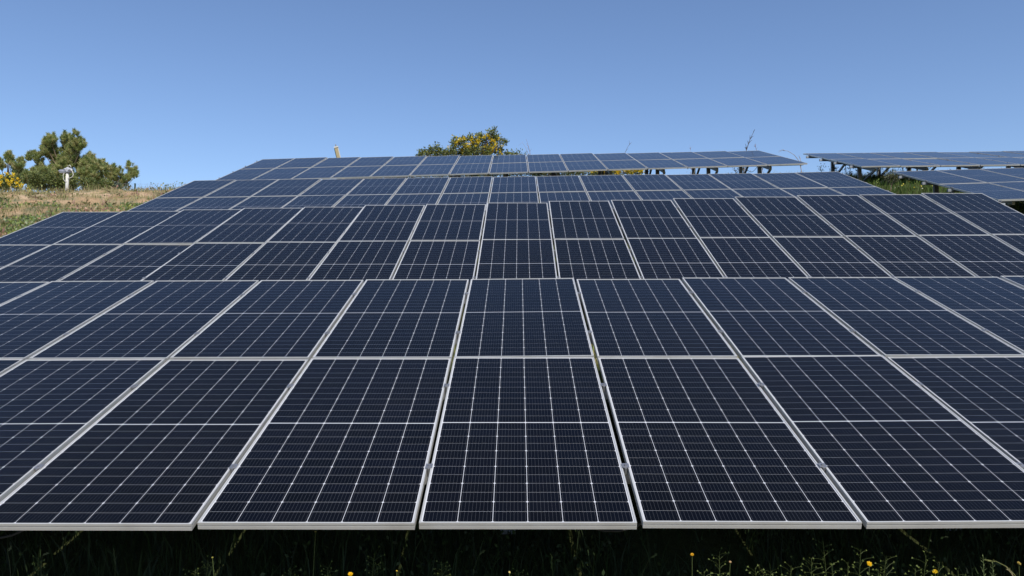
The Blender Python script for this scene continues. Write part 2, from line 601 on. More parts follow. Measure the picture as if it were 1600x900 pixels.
T1 = solar_table('nearest solar table, its front edge crossing the bottom of the picture above dark weeds',
                 (-7.8637, 1.1388, 3.6526), -0.437, -0.198, 16.621, 3.306, 15, single=((6, 0), (7, 0)), knee_at=0.62)
T2 = solar_table('second solar table up the slope, directly behind the nearest one',
                 (-7.8909, 0.0443, 9.2505), -0.642, 0.072, 21.284, 33.06, 15)
T3 = solar_table('third solar table up the slope, its right end beside the gap of bright green grass',
                 (-7.9134, -1.3322, 14.7877), -0.744, -0.923, 17.825, -6.879, 15)
T4 = solar_table('topmost long solar table on the ridge, the leaning ochre post sticking up behind it',
                 (-8.0311, -2.8594, 20.3053), -0.723, -1.607, 16.208, -21.008, 15)
T5 = solar_table('lower of the two tables at the right edge, dark grass under its near left corner',
                 (9.293, -1.6953, 14.5094), -0.487, -1.483, 15.896, 0, 8)
T6 = solar_table('upper table at the far right, standing against the sky with its steel legs showing',
                 (9.3122, -3.2502, 20.2334), -0.329, -0.634, 14.518, 0, 8)

# ------------------------------------------------------------------ vegetation helpers
def blades(n, xf, hmin, hmax, width, cols, bend=0.35, segs=2):
    """n grass blades; xf(rng, n) gives base positions (n,2)"""
    XY = xf(n)
    n = len(XY)
    Z = np.array([ground_z(x, y) - 0.01 for x, y in XY])
    h = rng.uniform(hmin, hmax, n) * rng.uniform(0.6, 1.0, n)
    th = rng.uniform(0, 2 * np.pi, n)
    ph = rng.uniform(0, 2 * np.pi, n)
    w = width * rng.uniform(0.6, 1.4, n)
    bx, by = np.cos(ph) * bend * h * rng.uniform(0.2, 1.4, n), np.sin(ph) * bend * h * rng.uniform(0.2, 1.4, n)
    dx, dy = np.cos(th) * w / 2, np.sin(th) * w / 2
    x, y = XY[:, 0], XY[:, 1]
    V = np.stack([
        np.stack([x - dx, y - dy, Z], -1), np.stack([x + dx, y + dy, Z], -1),
        np.stack([x + bx * .3 + dx * .7, y + by * .3 + dy * .7, Z + h * .55], -1), np.stack([x + bx * .3 - dx * .7, y + by * .3 - dy * .7, Z + h * .55], -1),
        np.stack([x + bx, y + by, Z + h], -1)], 1).reshape(-1, 3)
    b = np.arange(n) * 5
    T = np.stack([np.stack([b, b + 1, b + 2], -1), np.stack([b, b + 2, b + 3], -1), np.stack([b + 3, b + 2, b + 4], -1)], 1).reshape(-1, 3)
    cols = np.array(cols)
    c = cols[rng.integers(0, len(cols), n)] * rng.uniform(0.7, 1.3, (n, 1))
    return V, T, np.repeat(c, 5, 0)

def merge(parts):
    Vs, Ts, Cs, o = [], [], [], 0
    for V, T, C in parts:
        Vs.append(V); Ts.append(T + o); Cs.append(C); o += len(V)
    return np.concatenate(Vs), np.concatenate(Ts), np.concatenate(Cs)

def patchy(x0, x1, y0, y1, sc=0.8, thr=0.0, off=3.0):
    def f(n):
        out = []
        while len(out) < n:
            x, y = rng.uniform(x0, x1), rng.uniform(y0, y1)
            if fbm(x, y, sc, 3, off) > thr + rng.uniform(-0.25, 0.25):
                out.append((x, y))
        return np.array(out)
    return f

def leaf_tris(P, size, cols, up=0.0, aspect=0.45, jitter=0.35):
    """one small two-triangle leaf at each point of P"""
    n = len(P)
    d = rng.normal(size=(n, 3)); d[:, 2] += up; d /= np.linalg.norm(d, axis=1)[:, None]
    s = np.cross(d, rng.normal(size=(n, 3))); s /= np.linalg.norm(s, axis=1)[:, None]
    l = size * rng.uniform(0.6, 1.4, (n, 1)); w = l * aspect
    V = np.stack([P, P + d * l * .5 + s * w * .5, P + d * l, P + d * l * .5 - s * w * .5], 1).reshape(-1, 3)
    b = np.arange(n) * 4
    T = np.concatenate([np.stack([b, b + 1, b + 2], -1), np.stack([b, b + 2, b + 3], -1)])
    cols = np.array(cols)
    c = cols[rng.integers(0, len(cols), n)] * rng.uniform(1 - jitter, 1 + jitter, (n, 1))
    return V, T, np.repeat(c, 4, 0)

def stuff(name, parts, mat, label, cat):
    V, T, C = merge(parts)
    o = obj(name, mesh_np(name, V, T, mat, C))
    return tag(o, label, cat, kind='stuff')

# ---- ground cover
DRY = [(0.48, 0.41, 0.19), (0.56, 0.48, 0.26), (0.40, 0.35, 0.16), (0.46, 0.35, 0.19), (0.34, 0.33, 0.13)]
GRN = [(0.11, 0.16, 0.045), (0.15, 0.20, 0.06), (0.09, 0.13, 0.05), (0.19, 0.22, 0.08)]
OLV = [(0.13, 0.13, 0.05), (0.17, 0.16, 0.06), (0.10, 0.11, 0.05)]
stuff('dry_grass', [blades(42000, patchy(-21, -7.9, 12.5, 29, 0.7, -0.05, 3.0), 0.04, 0.17, 0.010, DRY, 0.6),
                    blades(9000, patchy(-21, -7.9, 24.5, 30, 0.9, -0.3, 1.0), 0.10, 0.42, 0.010, DRY + OLV, 0.35)],
      M_GRASS, 'dry straw-coloured grass over the orange soil of the left hillside', 'dry grass')
stuff('green_grass', [blades(22000, patchy(-21, -7.9, 12.5, 28, 0.35, 0.12, 2.2), 0.04, 0.16, 0.014, GRN + OLV, 0.6),
                      blades(24000, patchy(-8, 9, 7.4, 10.4, 0.8, -0.5, 1.0), 0.04, 0.20, 0.014, [(0.26, 0.28, 0.07), (0.34, 0.33, 0.09), (0.20, 0.25, 0.06)] + DRY[:2], 0.5)],
      M_GRASS, 'low green weeds in patches on the hillside and between the tables', 'weeds')
def weed_clumps(n, f, size, cols, h):
    c = f(n)
    P = np.repeat(c, 7, 0) + rng.normal(0, 0.07, (n * 7, 2))
    P3 = np.array([(x, y, ground_z(x, y) + rng.uniform(0.0, h)) for x, y in P])
    return leaf_tris(P3, size, cols, 0.8, 0.5, 0.4)
stuff('weed_tufts', [weed_clumps(420, patchy(-21, -7.9, 12.5, 27, 0.5, 0.10, 6.0), 0.09, [(0.22, 0.19, 0.09), (0.30, 0.24, 0.13), (0.18, 0.18, 0.07)], 0.08),
                     weed_clumps(2600, patchy(-21, -7.9, 12.5, 21.5, 0.3, 0.14, 2.2), 0.08, [(0.20, 0.27, 0.08), (0.27, 0.33, 0.08), (0.16, 0.22, 0.09), (0.24, 0.27, 0.15)], 0.09),
                     weed_clumps(220, patchy(-21, -7.9, 12.5, 27, 0.6, 0.10, 11.0), 0.10, [(0.42, 0.26, 0.20), (0.50, 0.34, 0.24), (0.36, 0.22, 0.15)], 0.12),
                     weed_clumps(260, patchy(-21, -7.9, 25, 29, 0.6, -0.1, 12.0), 0.08, [(0.14, 0.19, 0.05), (0.24, 0.26, 0.10), (0.5, 0.44, 0.15)], 0.3)],
      M_GRASS, 'brown, reddish and green tufts of weed scattered over the left hillside', 'weeds')
stuff('lush_grass', [blades(26000, patchy(7.2, 15, 12.5, 25.5, 0.9, -0.4, 7.0), 0.06, 0.30, 0.015, [(0.08, 0.15, 0.03), (0.13, 0.20, 0.04), (0.05, 0.10, 0.02), (0.16, 0.21, 0.05)], 0.5),
                     leaf_tris(np.array([(x, y, ground_z(x, y) + rng.uniform(0.1, 0.32)) for x, y in patchy(7.5, 15, 15, 22, 0.9, 0.1, 4.0)(260)]), 0.05, [(0.75, 0.72, 0.5), (0.7, 0.6, 0.1)], 0.5, 0.8)],
      M_GRASS, 'bright green grass with tiny flowers between the third table and the right tables', 'grass')
stuff('ridge_weeds', [blades(9000, patchy(-9, 16, 22.5, 29.5, 0.9, -0.1, 8.0), 0.12, 0.42, 0.014, DRY + OLV + GRN, 0.35)],
      M_GRASS, 'thin weeds growing along the ridge behind and under the topmost tables', 'weeds')
SHADE = [(0.022, 0.040, 0.011), (0.032, 0.052, 0.015), (0.018, 0.030, 0.010)]  # greens darkened in colour to deepen the shade under the table
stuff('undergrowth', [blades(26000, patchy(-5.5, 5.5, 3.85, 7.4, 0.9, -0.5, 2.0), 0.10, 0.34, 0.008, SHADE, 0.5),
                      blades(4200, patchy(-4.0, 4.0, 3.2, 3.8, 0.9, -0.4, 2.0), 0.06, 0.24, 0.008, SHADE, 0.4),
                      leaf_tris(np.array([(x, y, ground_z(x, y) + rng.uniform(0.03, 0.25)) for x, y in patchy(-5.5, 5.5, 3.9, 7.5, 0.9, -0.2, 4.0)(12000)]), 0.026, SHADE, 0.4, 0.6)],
      M_GRASS, 'green undergrowth coloured darker for the shade beneath the nearest table', 'undergrowth')

# ---- trees and bushes
def clump_points(lumps, z, per, depth, shell=0.25):
    """points in leafy clumps; lumps are (pixel x, pixel y, pixel radius); depth spreads them along the view"""
    P, Cn = [], []
    for (x, y, r) in lumps:
        c = px(x, y, z) + Vector((0, random.uniform(-depth, depth), 0))
        rr = r * z / F
        k = int(per * (r / 9.0) ** 2)
        d = rng.normal(size=(k, 3)); d /= np.linalg.norm(d, axis=1)[:, None]
        q = rr * rng.uniform(shell, 1.0, (k, 1)) ** 0.7 * np.array([[0.85, 0.85, 1.15]])
        P.append(np.array(c) + d * q); Cn.append((c, rr))
    return P, Cn

def limbs_mesh(base, tips, r0, r1):
    bm = bmesh.new()
    base = Vector(base)
    top = sum((t for t in tips), Vector()) / len(tips)
    trunk_top = Vector((base.x * .5 + top.x * .5, base.y * .5 + top.y * .5, base.z + (max(t.z for t in tips) - base.z) * 0.62))
    mid = base.lerp(trunk_top, 0.5) + Vector((random.uniform(-.05, .05), 0, 0))
    trunk = ([base, mid, trunk_top], [r0, r0 * .75, r0 * .4])
    for t in tips:
        f = max(0.12, min(0.95, (t.z - base.z) / (trunk_top.z - base.z) * 0.75))
        s = base.lerp(trunk_top, f) if f > .5 else base.lerp(mid, f * 2)
        m = s.lerp(t, 0.55) - Vector((0, 0, 0.08 * (t - s).length))
        bm_tube(bm, [s, m, t], [r0 * .38, r0 * .25, r1], 5)
    return trunk, bm

def woody(name, label, cat, lumps, z, base_px, build_crown, crown_mat, depth=0.5, per=60, r0=0.05, trunk_name='trunk', crown_name='crown', group=None):
    bx = px(base_px, 300, z)
    base = Vector((bx.x, bx.y, ground_z(bx.x, bx.y) - 0.05))
    pts, cn = clump_points(lumps, z, per, depth)
    root = empty(name, base, label, cat, group)
    trunk, bm = limbs_mesh(Vector((0, 0, 0)), [c - base for c, r in cn], r0, 0.008)
    obj('branches', mesh_from_bm('branches', bm, M_BARK), root)
    bm = bmesh.new(); bm_tube(bm, trunk[0], trunk[1], 8)
    obj(trunk_name, mesh_from_bm(trunk_name, bm, M_BARK, True), root)
    V, T, C = merge(build_crown(pts, cn))
    V = V - np.array(base)
    obj(crown_name, mesh_np(crown_name, V, T, crown_mat, C), root)
    return root, base, pts, cn

def pine_crown(pts, cn):
    parts = []
    for P, (c, rr) in zip(pts, cn):
        c = np.array(c)
        lead = [c + np.array([rng.uniform(-.5, .5) * rr, rng.uniform(-.5, .5) * rr, rr * (0.9 + 0.11 * q)]) * np.array([1, 1, 1]) for q in range(4)]
        ldx = lead[0] - c
        lead = [c + np.array([ldx[0], ldx[1], rr * (0.75 + 0.13 * q)]) for q in range(5)]
        P = np.concatenate([P, lead])
        for p in P:
            out = (p - c) / (np.linalg.norm(p - c) + 1e-6)
            ax = out * 0.55 + np.array([0, 0, 1.1]); ax /= np.linalg.norm(ax)
            n = 46
            t = rng.uniform(0, 1, (n, 1))
            b = p + ax * t * 0.13
            d = rng.normal(size=(n, 3)); d -= (d @ ax)[:, None] * ax; d /= np.linalg.norm(d, axis=1)[:, None]
            d = d * 0.75 + ax * rng.uniform(0.4, 1.1, (n, 1)); d /= np.linalg.norm(d, axis=1)[:, None]
            s = np.cross(d, rng.normal(size=(n, 3))); s /= np.linalg.norm(s, axis=1)[:, None]
            l = rng.uniform(0.08, 0.16, (n, 1)); w = 0.0095
            V = np.stack([b - s * w, b + s * w, b + d * l], 1).reshape(-1, 3)
            T = np.arange(n * 3).reshape(-1, 3)
            base = np.array([(0.30, 0.35, 0.12), (0.40, 0.42, 0.16), (0.21, 0.27, 0.10), (0.47, 0.45, 0.21)])[rng.integers(0, 4)]
            C = np.repeat(base * rng.uniform(0.7, 1.35, (n, 1)), 3, 0)
            parts.append((V, T, C))
    return parts

pine_main = [(70, 268, 8), (66, 276, 8), (112, 230, 9), (82, 232, 7), (76, 224, 8), (75, 233, 7), (90, 225, 8), (103, 221, 9), (128, 221, 8), (120, 231, 8), (138, 231, 5), (130, 233, 8), (85, 240, 11), (103, 240, 11),
             (56, 250, 6), (66, 252, 8), (60, 261, 5), (76, 260, 9), (90, 258, 12), (112, 255, 13), (130, 250, 11), (100, 275, 13), (125, 272, 13), (142, 260, 11), (78, 277, 9), (145, 277, 12),
             (118, 242, 9), (95, 232, 8), (110, 262, 10), (153, 262, 8)]
_r = random.Random(21)
for _ in range(26):      # fill the heart of the crown so that it reads as one tree
    t = _r.random()
    pine_main.append((_r.uniform(74, 148), 0, _r.uniform(4, 7)))
    x_ = pine_main[-1][0]
    top_ = 232 if x_ < 135 else 232 + (x_ - 135) * 1.9
    pine_main[-1] = (x_, _r.uniform(top_, 286), pine_main[-1][2])
pine_right = [(150, 284, 9), (172, 290, 8), (158, 292, 8), (182, 288, 7), (160, 262, 7), (166, 270, 9), (176, 268, 7), (175, 281, 9), (187, 272, 6), (199, 262, 6), (203, 270, 7), (200, 280, 6), (190, 286, 6), (162, 285, 9), (207, 277, 4)]
pine_left = [(4, 244, 5), (10, 250, 6), (18, 248, 6), (20, 257, 7), (30, 256, 6), (37, 262, 7), (30, 268, 8), (8, 262, 7), (-4, 256, 9), (-14, 262, 9), (22, 270, 8), (36, 275, 6), (-10, 275, 9)]
woody('pine_tree', 'bushy young pine, the tallest tree of the left hillside, behind the white post', 'pine tree', pine_main, 34, 103, pine_crown, M_NEEDLE, 0.55, 58, 0.10)
woody('pine_tree', 'low spreading pine to the right of the tallest one, next to the fence post', 'pine tree', pine_right, 35, 178, pine_crown, M_NEEDLE, 0.4, 58, 0.07)
woody('pine_tree', 'dark pine cut off by the left edge of the picture, above the yellow bush', 'pine tree', pine_left, 36, 8, pine_crown, M_NEEDLE, 0.4, 58, 0.08)
woody('pine_tree', 'small young pine between the yellow bush and the tallest pine', 'pine tree', [(47, 272, 5), (46, 280, 7), (53, 284, 7), (40, 284, 6), (50, 291, 7)], 31, 48, pine_crown, M_NEEDLE, 0.2, 75, 0.04)

def leafy(size, cols, jitter=0.35, n_mult=1, aspect=0.45):
    def f(pts, cn):
        parts = []
        for P, (c, rr) in zip(pts, cn):
            k = np.repeat(P, n_mult, 0) + rng.normal(0, 0.03, (len(P) * n_mult, 3))
            parts.append(leaf_tris(k, size, cols, 0.6, aspect, jitter))
        return parts
    return f

def blossoms(root, base, cn, spots, z, cols=((0.82, 0.60, 0.03), (0.86, 0.68, 0.05), (0.72, 0.48, 0.02)), per=70, size=0.035):
    parts = []
    for (x, y, r) in spots:
        c = px(x, y, z) + Vector((0, random.uniform(-0.5, -0.1), 0))
        rr = r * z / F
        k = int(per * (r / 5) ** 2)
        d = rng.normal(size=(k, 3)); d /= np.linalg.norm(d, axis=1)[:, None]
        p = np.array(c) + d * rr * rng.uniform(0.2, 1, (k, 1))
        parts.append(leaf_tris(p, size, cols, 0.2, 0.9, 0.2))
    V, T, C = merge(parts)
    o = obj('blossoms', mesh_np('blossoms', V - np.array(base), T, M_PETAL, C), root)
    return o

BUSH = [(0.12, 0.16, 0.05), (0.17, 0.20, 0.06), (0.09, 0.12, 0.045), (0.21, 0.22, 0.08)]
# flowering tree behind the ridge table
acacia = [(655, 241, 5), (665, 240, 6), (674, 236, 7), (684, 233, 7), (694, 238, 7), (706, 234, 6), (712, 226, 9), (724, 224, 9), (735, 219, 7), (745, 223, 10), (756, 220, 9), (750, 212, 5),
          (766, 213, 7), (773, 209, 5), (777, 217, 7), (785, 224, 6), (790, 222, 4), (769, 227, 10), (757, 233, 10), (740, 235, 10), (725, 236, 9), (780, 235, 8), (708, 240, 8), (792, 238, 6), (800, 241, 6), (808, 242, 5), (652, 243, 5), (670, 243, 6), (682, 241, 7), (698, 243, 7), (718, 240, 9), (732, 241, 9), (746, 241, 9), (762, 241, 9), (690, 241, 6), (772, 219, 8), (660, 243, 5)]
r, b, p, c = woody('acacia_tree', 'round-crowned tree covered in yellow blossom, rising behind the topmost table', 'tree', acacia, 29, 742, leafy(0.085, BUSH + [(0.27, 0.26, 0.07), (0.22, 0.24, 0.06)], 0.4), M_LEAF, 0.5, 300, 0.06)
blossoms(r, b, c, [(714, 229, 4), (720, 224, 4), (728, 229, 5), (733, 232, 5), (722, 236, 4), (735, 221, 3), (747, 225, 5), (749, 219, 3), (764, 216, 3), (768, 222, 4), (772, 224, 3), (768, 238, 3), (740, 238, 3), (701, 232, 2), (731, 239, 3), (775, 231, 3), (726, 221, 3), (739, 226, 3)]
          + [(rng.uniform(704, 788), rng.uniform(216, 243), 1.6) for _ in range(110)], 29, per=95, size=.04)
r, b, p, c = woody('shrub', 'small green shrub just right of the blossoming tree, barely above the table edge', 'shrub', [(800, 240, 5), (808, 238, 5), (814, 241, 4), (822, 241, 3)], 28, 808, leafy(0.07, BUSH), M_LEAF, 0.2, 150, 0.03)
# gorse at the left edge
r, b, p, c = woody('gorse_bush', 'green bush with yellow flowers at the left edge under the dark pine', 'bush',
                   [(-8, 282, 12), (6, 283, 10), (14, 289, 9), (24, 288, 9), (33, 291, 7), (20, 280, 7), (42, 293, 5), (0, 294, 8), (28, 279, 5)], 29, 10, leafy(0.075, BUSH + [(0.16, 0.21, 0.05)]), M_LEAF, 0.3, 480, 0.03)
blossoms(r, b, c, [(x_, y_, 3.2) for x_, y_ in ((4, 279), (12, 277), (18, 284), (22, 290), (34, 288), (38, 293), (10, 286), (28, 283), (43, 292), (2, 290))] + [(16, 273, 3), (24, 275, 4), (30, 280, 3), (28, 287, 3), (40, 291, 4), (46, 294, 3), (34, 284, 2), (20, 281, 2), (8, 276, 2), (33, 294, 2)], 28.6, per=75, size=0.045)
# green shrubs in front of the pines
for lumps, bx, lab in (
        ([(58, 281, 9), (70, 281, 10), (84, 282, 10), (64, 290, 9), (78, 290, 9), (88, 291, 8)], 73, 'olive green shrub at the foot of the tallest pine, left of the white post'),
        ([(94, 283, 9), (104, 286, 9), (114, 283, 10), (126, 285, 9), (134, 288, 9), (118, 291, 8), (98, 292, 8)], 115, 'green shrub directly behind the white post'),
        ([(142, 287, 9), (154, 288, 9), (165, 289, 8), (176, 291, 7), (150, 294, 7)], 158, 'low green shrub under the right side of the tallest pine'),
        ([(182, 292, 6), (191, 293, 5), (201, 294, 4)], 192, 'low blue-grey shrub beside the green fence post')):
    cols = BUSH + [(0.14, 0.16, 0.04)] if 'blue' not in lab else [(0.10, 0.13, 0.09), (0.13, 0.15, 0.11)]
    woody('shrub', lab, 'shrub', lumps, 30, bx, leafy(0.08, cols), M_LEAF, 0.3, 520, 0.03, group='shrubs under the pines')
woody('shrub', 'small green shrub on the skyline between the fence post and the second table', 'shrub', [(250, 296, 4), (258, 295, 4), (266, 295, 5), (274, 296, 4)], 27, 262, leafy(0.05, BUSH), M_LEAF, 0.15, 170, 0.02)
# bushes seen through the gap under the topmost table
r, b, p, c = woody('gorse_bush', 'yellow-flowered bush seen through the gap under the middle of the topmost table', 'bush',
                   [(x, 270 + 2 * math.sin(x), 9) for x in range(925, 1002, 9)], 27.5, 965, leafy(0.07, BUSH), M_LEAF, 0.3, 380, 0.03)
blossoms(r, b, c, [(x, 266 + (x % 3) * 2, 6) for x in range(916, 1006, 7)], 27.3, per=90, size=0.04)
for x0, x1, lab in ((838, 916, 'green and yellow bush left of the yellow-flowered one under the topmost table'),
                    (745, 846, 'brownish green bush under the middle of the topmost table'),
                    (632, 752, 'dark bush under the topmost table below the blossoming tree'),
                    (530, 636, 'dark low bush barely showing under the left half of the topmost table')):
    r, b, p, c = woody('bush', lab, 'bush', [(x, 271 - (x - 540) * .015 + 2 * math.sin(x * .7), 10) for x in range(x0, x1, 9)], 27, (x0 + x1) / 2, leafy(0.06, BUSH + OLV), M_LEAF, 0.3, 480, 0.03)
    if x0 == 845:
        blossoms(r, b, c, [(x, 268, 4) for x in range(850, 905, 12)], 26.8, per=40)
woody('bush', 'pale grey-green bush at the top left corner of the lower right table', 'bush',
      [(1385, 273, 6), (1393, 275, 6), (1400, 276, 5), (1388, 280, 6), (1398, 281, 5)], 18.9, 1392, leafy(0.045, [(0.16, 0.17, 0.09), (0.21, 0.20, 0.12), (0.12, 0.13, 0.06)]), M_LEAF, 0.15, 170, 0.02)
woody('bush', 'yellow-green bush beside the right corner of the third table', 'bush',
      [(1366, 288, 4), (1372, 290, 4), (1362, 291, 3)], 18.2, 1367, leafy(0.05, [(0.16, 0.21, 0.04), (0.20, 0.24, 0.05)]), M_LEAF, 0.1, 150, 0.02)

# ---- thin dry stalks and weeds standing against the sky
def stalk(name, label, cat, pts_px, z, r, twigs=6, tw=0.12, col=(0.30, 0.24, 0.19), leaf=0, group=None):
    pts = [px(x, y, z) for x, y in pts_px]
    base = Vector((pts[0].x, pts[0].y, ground_z(pts[0].x, pts[0].y) - 0.03))
    root = empty(name, base, label, cat, group)
    allp = [Vector((0, 0, 0))] + [p - base for p in pts]
    bm = bmesh.new()
    n = len(allp)
    bm_tube(bm, allp, [r * (1 - 0.75 * k / (n - 1)) for k in range(n)], 5)
    for k in range(twigs):
        t = random.uniform(0.35, 1.0) * (n - 1)
        i = min(n - 2, int(t)); s = allp[i].lerp(allp[i + 1], t - i)
        d = (allp[i + 1] - allp[i]).normalized() + Vector((random.uniform(-1, 1), random.uniform(-1, 1), random.uniform(0, .6)))
        e = s + d.normalized() * tw * random.uniform(0.5, 1.3)
        bm_tube(bm, [s, s.lerp(e, .5) + Vector((0, 0, tw * .08)), e], [r * .45, r * .35, r * .2], 4)
    me = mesh_from_bm('stem', bm, M_STALK)
    a = me.color_attributes.new('Col', 'FLOAT_COLOR', 'POINT')
    a.data.foreach_set('color', np.tile(np.array([*col, 1], dtype=np.float32), len(me.vertices)))
    obj('stem', me, root)
    if leaf:
        T = []
        for k in range(leaf):
            t = random.uniform(0.25, 1.0) * (n - 1)
            i = min(n - 2, int(t)); s = allp[i].lerp(allp[i + 1], t - i)
            T.append(s + Vector((random.gauss(0, tw * .6), random.gauss(0, tw * .6), random.gauss(0, tw * .4))))
        V, Tr, C = leaf_tris(np.array([tuple(v) for v in T]), tw * 0.45, [col, tuple(c * .7 for c in col)], 0.5, 0.35)
        tag(obj('leaf_spray', mesh_np('leaf_spray', V, Tr, M_LEAF, C), root), kind='stuff')
    return root

DK = (0.07, 0.075, 0.05)
stalk('dry_stalk', 'tall bent reddish stalk right of the blossoming tree', 'dry stalk', [(829, 248), (828, 238), (825, 226), (822, 217)], 27, 0.012, 4, 0.25, (0.30, 0.22, 0.22))
stalk('dry_stalk', 'thin pale stalk arching left just beside the tall bent reddish stalk', 'dry stalk', [(829, 250), (822, 232), (816, 222), (810, 228)], 27.3, 0.007, 2, 0.12, (0.42, 0.33, 0.32))
stalk('dry_stalk', 'thin slanting twig above the table left of the ridge middle right', 'dry stalk', [(974, 250), (977, 238), (981, 229), (986, 223)], 27, 0.012, 5, 0.12, (0.16, 0.16, 0.18))
stalk('dry_stalk', 'pale straight stalk with small seed tip left of the dark forked one', 'dry stalk', [(1081, 252), (1079, 240), (1078, 226)], 27, 0.008, 6, 0.13, (0.45, 0.36, 0.36))
stalk('dry_stalk', 'tallest dark forked thistle stalk on the ridge', 'dry stalk', [(1162, 260), (1166, 236), (1171, 220), (1177, 207)], 27, 0.024, 16, 0.17, (0.10, 0.085, 0.085))
stalk('dry_stalk', 'short pinkish stalk right of the tallest dark one', 'dry stalk', [(1186, 258), (1183, 238), (1180, 229)], 27, 0.012, 8, 0.12, (0.28, 0.20, 0.20))
stalk('dry_stalk', 'whitish upright stalk under the arching stem, right end of the topmost long table', 'dry stalk', [(1252, 285), (1252, 268), (1251, 255), (1250, 245)], 25, 0.020, 9, 0.12, (0.46, 0.40, 0.36))
stalk('dry_stalk', 'wind-bent stem arching left over the right end of the topmost long table', 'dry stalk', [(1253, 270), (1249, 252), (1241, 242), (1231, 236), (1222, 235), (1216, 238)], 25, 0.014, 5, 0.12, (0.38, 0.33, 0.30))
for x, y, h, c, lab in ((1082, 274, 12, (0.40, 0.26, 0.20), 'thick reddish-brown dry plant under the topmost table left of the row of weeds'),
                        (1150, 274, 10, DK, 'leftmost dark weed of the row seen under the topmost table'),
                        (1160, 274, 12, DK, 'second dark weed of the row seen under the topmost table'),
                        (1163, 272, 9, (0.38, 0.27, 0.16), 'tan dry plant among the dark weeds under the topmost table'),
                        (1190, 272, 9, (0.34, 0.24, 0.16), 'brown dry plant at the right end of the weeds under the topmost table'),
                        (1284, 274, 14, DK, 'dark weed left of the first steel post of the far right table'),
                        (1306, 272, 10, DK, 'dark weed right of the first steel post of the far right table'),
                        (1322, 276, 18, (0.36, 0.30, 0.20), 'pale plume-topped weed between the two post pairs of the far right table'),
                        (1329, 280, 12, DK, 'dark weed left of the second post pair'),
                        (1342, 280, 14, DK, 'dark weed between the legs of the second post pair'),
                        (1360, 284, 16, (0.20, 0.20, 0.14), 'grey-green weed right of the second post pair'),
                        (1384, 282, 20, (0.30, 0.30, 0.20), 'tallest pale weed beside the corner of the lower right table'),
                        (1398, 268, 9, (0.10, 0.11, 0.06), 'small tangled weed under the far right table against the sky'),
                        (1412, 267, 6, DK, 'tiny dark weed under the far right table, right of the tangled one')):
    z = 22.5 if x > 1230 else 26.5
    stalk('weed', lab, 'weed', [(x + random.uniform(-2, 2), y + 8), (x + random.uniform(-1, 1), y - h * .5), (x + random.uniform(-3, 3), y - h)], z, 0.012, 7, 0.16, c, leaf=46)

# ------------------------------------------------------------------ white post with wrapped gear
def white_post():
    z = 25.8
    b = px(104.5, 297, z)
    base = Vector((b.x, b.y, ground_z(b.x, b.y) - 0.03))
    top = px(105, 270, z)
    root = empty('instrument_post', base, 'white post topped by grey gear in torn plastic, standing before the pines', 'post')
    H = top.z - base.z
    bm = bmesh.new(); bm_tube(bm, [(0, 0, 0), (0, 0, H * .5), (0.01, 0, H)], [0.055, 0.052, 0.05], 12)
    obj('pole', mesh_from_bm('pole', bm, M_WPAINT, True), root)
    bm = bmesh.new()
    bm_bar(bm, (-0.22, 0.0, H + 0.02), (0.10, 0.0, H + 0.05), 0.16, 0.07)
    obj('bracket', mesh_from_bm('bracket', bm, M_STEEL), root)
    bm = bmesh.new()
    bmesh.ops.create_icosphere(bm, subdivisions=3, radius=1)
    for v in bm.verts:
        k = 1 + 0.35 * noise.noise(v.co * 2.3) + 0.18 * noise.noise(v.co * 6)
        v.co = Vector((v.co.x * 0.14 * k + 0.03, v.co.y * 0.11 * k, v.co.z * 0.085 * k + H + 0.10))
    obj('plastic_wrap', mesh_from_bm('plastic_wrap', bm, M_PLASTIC), root)
    bm = bmesh.new()
    bmesh.ops.create_icosphere(bm, subdivisions=2, radius=1)
    for v in bm.verts:
        k = 1 + 0.3 * noise.noise(v.co * 3.1 + Vector((4, 1, 2)))
        v.co = Vector((v.co.x * 0.13 * k - 0.17, v.co.y * 0.09 * k, v.co.z * 0.055 * k + H + 0.06))
    obj('sensor_head', mesh_from_bm('sensor_head', bm, simple('blue_grey_plastic', (0.30, 0.31, 0.38), .4)), root)
    for k, (pp, rr) in enumerate(((((0.14, -.05, H + .12), (0.22, -.06, H + .03), (0.24, -.05, H - .07), (0.19, -.04, H - .15), (0.10, -.05, H - .19), (0.05, -.05, H - .17)), 0.013),
                                  (((-0.05, -.06, H + .02), (-0.09, -.08, H - .08), (-0.085, -.07, H - .22), (-0.03, -.07, H - .30), (0.02, -.06, H - .31)), 0.009),
                                  (((0.07, -.02, H + .15), (0.03, -.03, H + .24), (0.10, -.03, H + .26), (0.15, -.02, H + .18)), 0.012))):
        bm = bmesh.new(); bm_tube(bm, pp, rr, 6)
        obj('plastic_strip', mesh_from_bm('plastic_strip', bm, M_WPAINT, True), root)
white_post()

